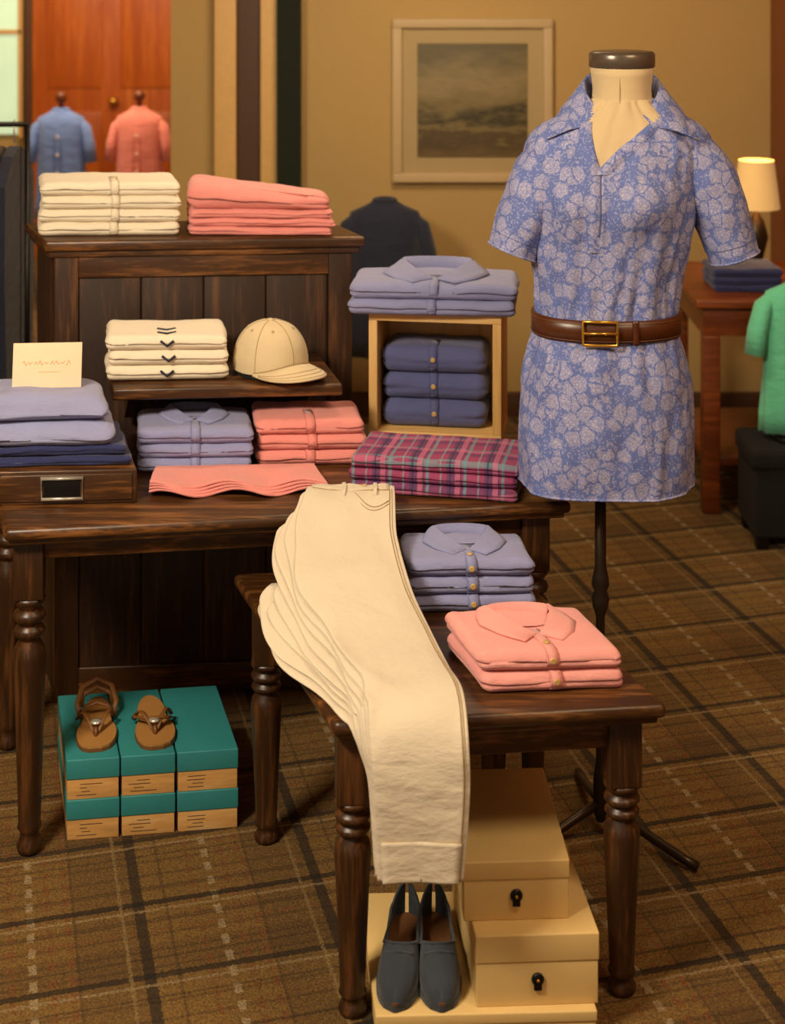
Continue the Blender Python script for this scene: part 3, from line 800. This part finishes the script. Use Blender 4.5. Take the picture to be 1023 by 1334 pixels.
for i in range(n):
    a=2*PI*i/n
    for dz,o in ((-.024,.004),(-.022,.011),(.022,.012),(.024,.005)):
        p=tors(a,BZ,o,False); p.z=BZ+dz; vsx.append(p)
for i in range(n):
    for k in range(3): a=i*4+k; b_=((i+1)%n)*4+k; fx.append([a,a+1,b_+1,b_])
mb.add(vsx,fx,M_leather)
for dz in (.018,-.018): tube(mb,M_tand,[tors(2*PI*i/80,BZ,.0125,False)+Vector((0,0,dz)) for i in range(80)],.0007,4,closed=True)
def bp(u,z,o):
    d=math.asin(u/.155); p=tors(AF+d,BZ,o,False); p.z=z; return p
bl=[bp(-.022,BZ-.025,.018),bp(.007,BZ-.025,.018),bp(.036,BZ-.025,.018),bp(.036,BZ,.018),bp(.036,BZ+.025,.018),bp(.007,BZ+.025,.018),bp(-.022,BZ+.025,.018),bp(-.022,BZ,.018)]
tube(mb,M_gold,bl,.0038,8,closed=True); tube(mb,M_gold,[bp(-.022,BZ,.020),bp(.036,BZ+.001,.020)],.003,6)
lp=[bp(.068,BZ-.026+.052*i/8,.014) for i in range(9)]; tube(mb,M_leather,lp,.007,8,flat=.4)
lathe(mb,M_linen,Matrix.Translation((.505,CY,0)),[(.085,1.54),(.074,1.575),(.067,1.60),(.064,1.64),(.067,1.67),(.070,1.690)],36)
lathe(mb,M_capm,Matrix.Translation((.505,CY,0)),[(.068,1.686),(.0725,1.690),(.0725,1.716),(.069,1.722),(.058,1.7235),(.01,1.7235)],40)
tube(mb,M_stitch,[(.505+.066*math.cos(math.radians(-102)),CY+.066*math.sin(math.radians(-102)),1.60+.085*i/8) for i in range(9)],.0008,4)
PX=.458
lathe(mb,M_bronze,Matrix.Translation((PX,CY,0)),[(.010,.03),(.016,.05),(.016,.12),(.013,.14),(.010,.16),(.010,.48),(.017,.50),(.020,.52),(.014,.535),(.020,.55),(.017,.57),(.0125,.59),(.0125,.80)],20)
for a in (-38,-150,95):
    ca,sa=math.cos(math.radians(a)),math.sin(math.radians(a))
    tube(mb,M_bronze,[(PX+ca*.0,CY+sa*.0,.07),(PX+ca*.06,CY+sa*.06,.055),(PX+ca*.13,CY+sa*.13,.035),(PX+ca*.20,CY+sa*.20,.018),(PX+ca*.235,CY+sa*.235,.012)],.010,8)
mb.build('dress_form_mannequin')

# ---------------------------------------------------------------- background
def hang(mb,mat,X,Y,zt,w,h,slv=True,dep=.09,st=None):
    prof=[(0,.5,.8),(.12,.5,.95),(.4,.46,1),(.7,.46,1),(.86,.49,.95),(.93,.44,.8),(.975,.24,.6),(1.0,.15,.5)]
    n=48; vs=[];fs=[]
    for t,hw,dd in prof:
        for i in range(n):
            a=2*PI*i/n; wob_=1+.07*math.sin(a*9+t*4)*(1-t)
            vs.append((X+w*hw*.76*math.cos(a)*wob_,Y+dep*dd*math.sin(a)*wob_,zt-h+h*t))
    for j in range(len(prof)-1):
        for i in range(n): i2=(i+1)%n; fs.append([j*n+i,j*n+i2,(j+1)*n+i2,(j+1)*n+i])
    fs.append(list(range(n))); mb.add(vs,fs,mat)
    if slv:
        for s in (-1,1):
            tube(mb,mat,[(X+s*w*.27,Y,zt-h*.10),(X+s*w*.36,Y-.01,zt-h*.16),(X+s*w*.42,Y-.015,zt-h*.32),(X+s*w*.45,Y-.02,zt-h*.48)],.05,14,radii=[w*.07,w*.11,w*.115,w*.12],flat=.7)
    tube(mb,mat,[(X+w*.10*math.cos(a*PI/8),Y+w*.09*math.sin(a*PI/8),zt+.002) for a in range(16)],.011,8,closed=True)
    if st:
        for dx in (-.018,.018): tube(mb,st,[(X+dx,Y-dep*(.55+.47*min(1,k/3))-.006,zt-.03-h*.9*k/10) for k in range(11)],.003,5)
        for k in range(4): lathe(mb,M_btnw,Matrix.Translation((X,Y-dep-.008,zt-.14-.1*k))@Matrix.Rotation(PI/2,4,'X'),[(.008,0),(.008,.003)],8)
    for s in (-1,1):
        mb.add([(X,Y-w*.14,zt-.045),(X+s*w*.13,Y-w*.19,zt-.085),(X+s*w*.19,Y-w*.06,zt-.02),(X+s*w*.09,Y-w*.05,zt+.015)],[[0,1,2,3]],mat)
def stand(mb,X,Y,zt,z0=0,r=.13,knob=True):
    tube(mb,M_black,[(X,Y,z0+.02),(X,Y,zt)],.012,10)
    lathe(mb,M_black,Matrix.Translation((X,Y,z0)),[(r,0),(r,.012),(.03,.025),(.012,.04)],24)
    if knob: lathe(mb,M_red,Matrix.Translation((X,Y,zt)),[(.012,-.03),(.014,.02),(.032,.035),(.034,.06),(.018,.08)],16)
for (m,x,y,zt,w,h,nm,st) in ((M_bgblue,-1.835,8.5,1.10,.375,.60,'blue_shirt_on_stand',M_stitchb),(M_bgpink,-1.405,8.52,1.105,.36,.60,'pink_shirt_on_stand',M_stitchp),(M_navyd,-.03,6.0,.985,.40,.60,'navy_jacket_on_stand',None)):
    mb=MB(); hang(mb,m,x,y,zt,w,h,st=st); stand(mb,x,y,zt+.02 if 'navy' not in nm else zt-.06,knob='navy' not in nm); mb.build(nm)
mb=MB(); hang(mb,M_green,1.365,5.12,.855,.36,.50,dep=.07); stand(mb,1.365,5.12,.80,.33,.10,False); mb.build('green_shirt_on_stand')
mb=MB(); bx(mb,M_dark,None,1.18,1.57,5.0,5.25,.04,.27,.01); bx(mb,M_dark,None,1.17,1.58,4.99,5.26,.26,.33,.02)
for x in (1.21,1.54):
    for y in (5.03,5.22): bx(mb,M_black,None,x-.02,x+.02,y-.02,y+.02,0,.05)
mb.build('dark_ottoman')
mb=MB(); bx(mb,M_red,None,1.05,1.58,5.30,6.0,.72,.75,.006); bx(mb,M_red,None,1.08,1.56,5.33,5.97,.62,.72,.003)
for x in (1.11,1.54):
    for y in (5.36,5.94): bx(mb,M_red,None,x-.03,x+.03,y-.03,y+.03,0,.62,.006)
bx(mb,M_red,None,1.09,1.55,5.36,5.96,.16,.19,.004)
lathe(mb,M_gold,Matrix.Translation((1.28,5.33,.67))@Matrix.Rotation(PI/2,4,'X'),[(.006,0),(.012,.012),(.012,.02),(.004,.024)],10)
mb.build('side_console')
stack('folded_blue_shirt_stack',1.26,5.42,.75,.25,.22,.027,3,M_navy,0,0,seed=61,placket=False)
LX=1.375; mb=MB(); L=Matrix.Translation((LX,5.80,0))
lathe(mb,M_bronze,L,[(.06,.75),(.06,.76),(.02,.775),(.03,.82),(.045,.88),(.03,.94),(.01,.97),(.008,1.10)],24)
n=36; vs=[];fs=[]
for r,z in ((.088,.99),(.066,1.17)):
    for i in range(n): a=2*PI*i/n; vs.append((LX+r*math.cos(a),5.80+r*math.sin(a),z))
for i in range(n): i2=(i+1)%n; fs.append([i,i2,n+i2,n+i])
mb.add(vs,fs,M_shade); mb.build('table_lamp')
mb=MB()
for x in (-2.0,-1.19):
    tube(mb,M_black,[(x,5.0,.03),(x,5.0,1.39)],.009,10); tube(mb,M_black,[(x,4.8,.02),(x,5.2,.02)],.014,8)
tube(mb,M_black,[(-2.0,5.0,1.39),(-1.19,5.0,1.39)],.009,10)
rr=random.Random(5)
for i in range(13):
    x=-1.93+.058*i+rr.uniform(-.01,.01); m=(M_navyd,M_brownf,M_navyd,M_brownf,M_dark)[i%5]; h=rr.uniform(.75,.9)
    tube(mb,M_metal,[(x,5.0,1.33),(x,4.995,1.37),(x,5.0,1.405),(x,5.01,1.39)],.003,6)
    P=[(-.17,0),(-.20,.5),(-.19,.86),(-.09,.97),(0,1.0),(.09,.97),(.19,.86),(.20,.5),(.17,0)]
    vs=[(x-.018,5+a,1.32-h+h*b_) for a,b_ in P]+[(x+.018,5+a,1.32-h+h*b_) for a,b_ in P]; k=len(P)
    mb.add(vs,[list(range(k)),list(range(k,2*k))[::-1]]+[[j,(j+1)%k,k+(j+1)%k,k+j] for j in range(k)],m,None,False)
mb.build('clothes_rack')

# ---------------------------------------------------------------- lights
def area(name,loc,tgt,size,power,col):
    l=bpy.data.lights.new(name,'AREA'); l.size=size; l.energy=power; l.color=col
    o=bpy.data.objects.new(name,l); sc.collection.objects.link(o); o.location=loc
    o.rotation_euler=(Vector(tgt)-Vector(loc)).to_track_quat('-Z','Y').to_euler(); return o
WARM=(1,.78,.50)
area('ceiling_light_key',(-1.35,1.6,2.65),(0,3.3,.7),.6,112,(1,.85,.64))
area('added_fill_light',(1.1,2.0,2.68),(.5,3.3,.3),.7,32,WARM)  # unseen fill lamp, added to soften the shade from the right
area('added_back_light',(.1,4.7,2.7),(0.0,6.0,.5),.9,50,WARM)  # unseen lamp added to brighten the back wall
area('added_far_light',(-1.8,8.3,2.7),(-1.8,9.2,.8),1.2,84,WARM)  # unseen lamp added because the far area needs light
pl=bpy.data.lights.new('lamp_bulb','POINT'); pl.energy=3.5; pl.color=(1,.7,.35); pl.shadow_soft_size=.04
o=bpy.data.objects.new('lamp_bulb',pl); sc.collection.objects.link(o); o.location=(LX,5.80,1.08)
w=bpy.data.worlds.new('world'); sc.world=w; w.use_nodes=True
w.node_tree.nodes['Background'].inputs[0].default_value=(1,.80,.56,1); w.node_tree.nodes['Background'].inputs[1].default_value=.34

# ---------------------------------------------------------------- camera
cam=bpy.data.cameras.new('camera'); co=bpy.data.objects.new('camera',cam); sc.collection.objects.link(co)
co.location=(0,0,1.92); co.rotation_euler=(PI/2,0,0)
cam.sensor_fit='VERTICAL'; cam.sensor_height=36; cam.lens=2000*36/1334; cam.shift_y=-717/1334
cam.dof.use_dof=True; cam.dof.focus_distance=3.25; cam.dof.aperture_fstop=3.5; cam.clip_start=.05
sc.camera=co
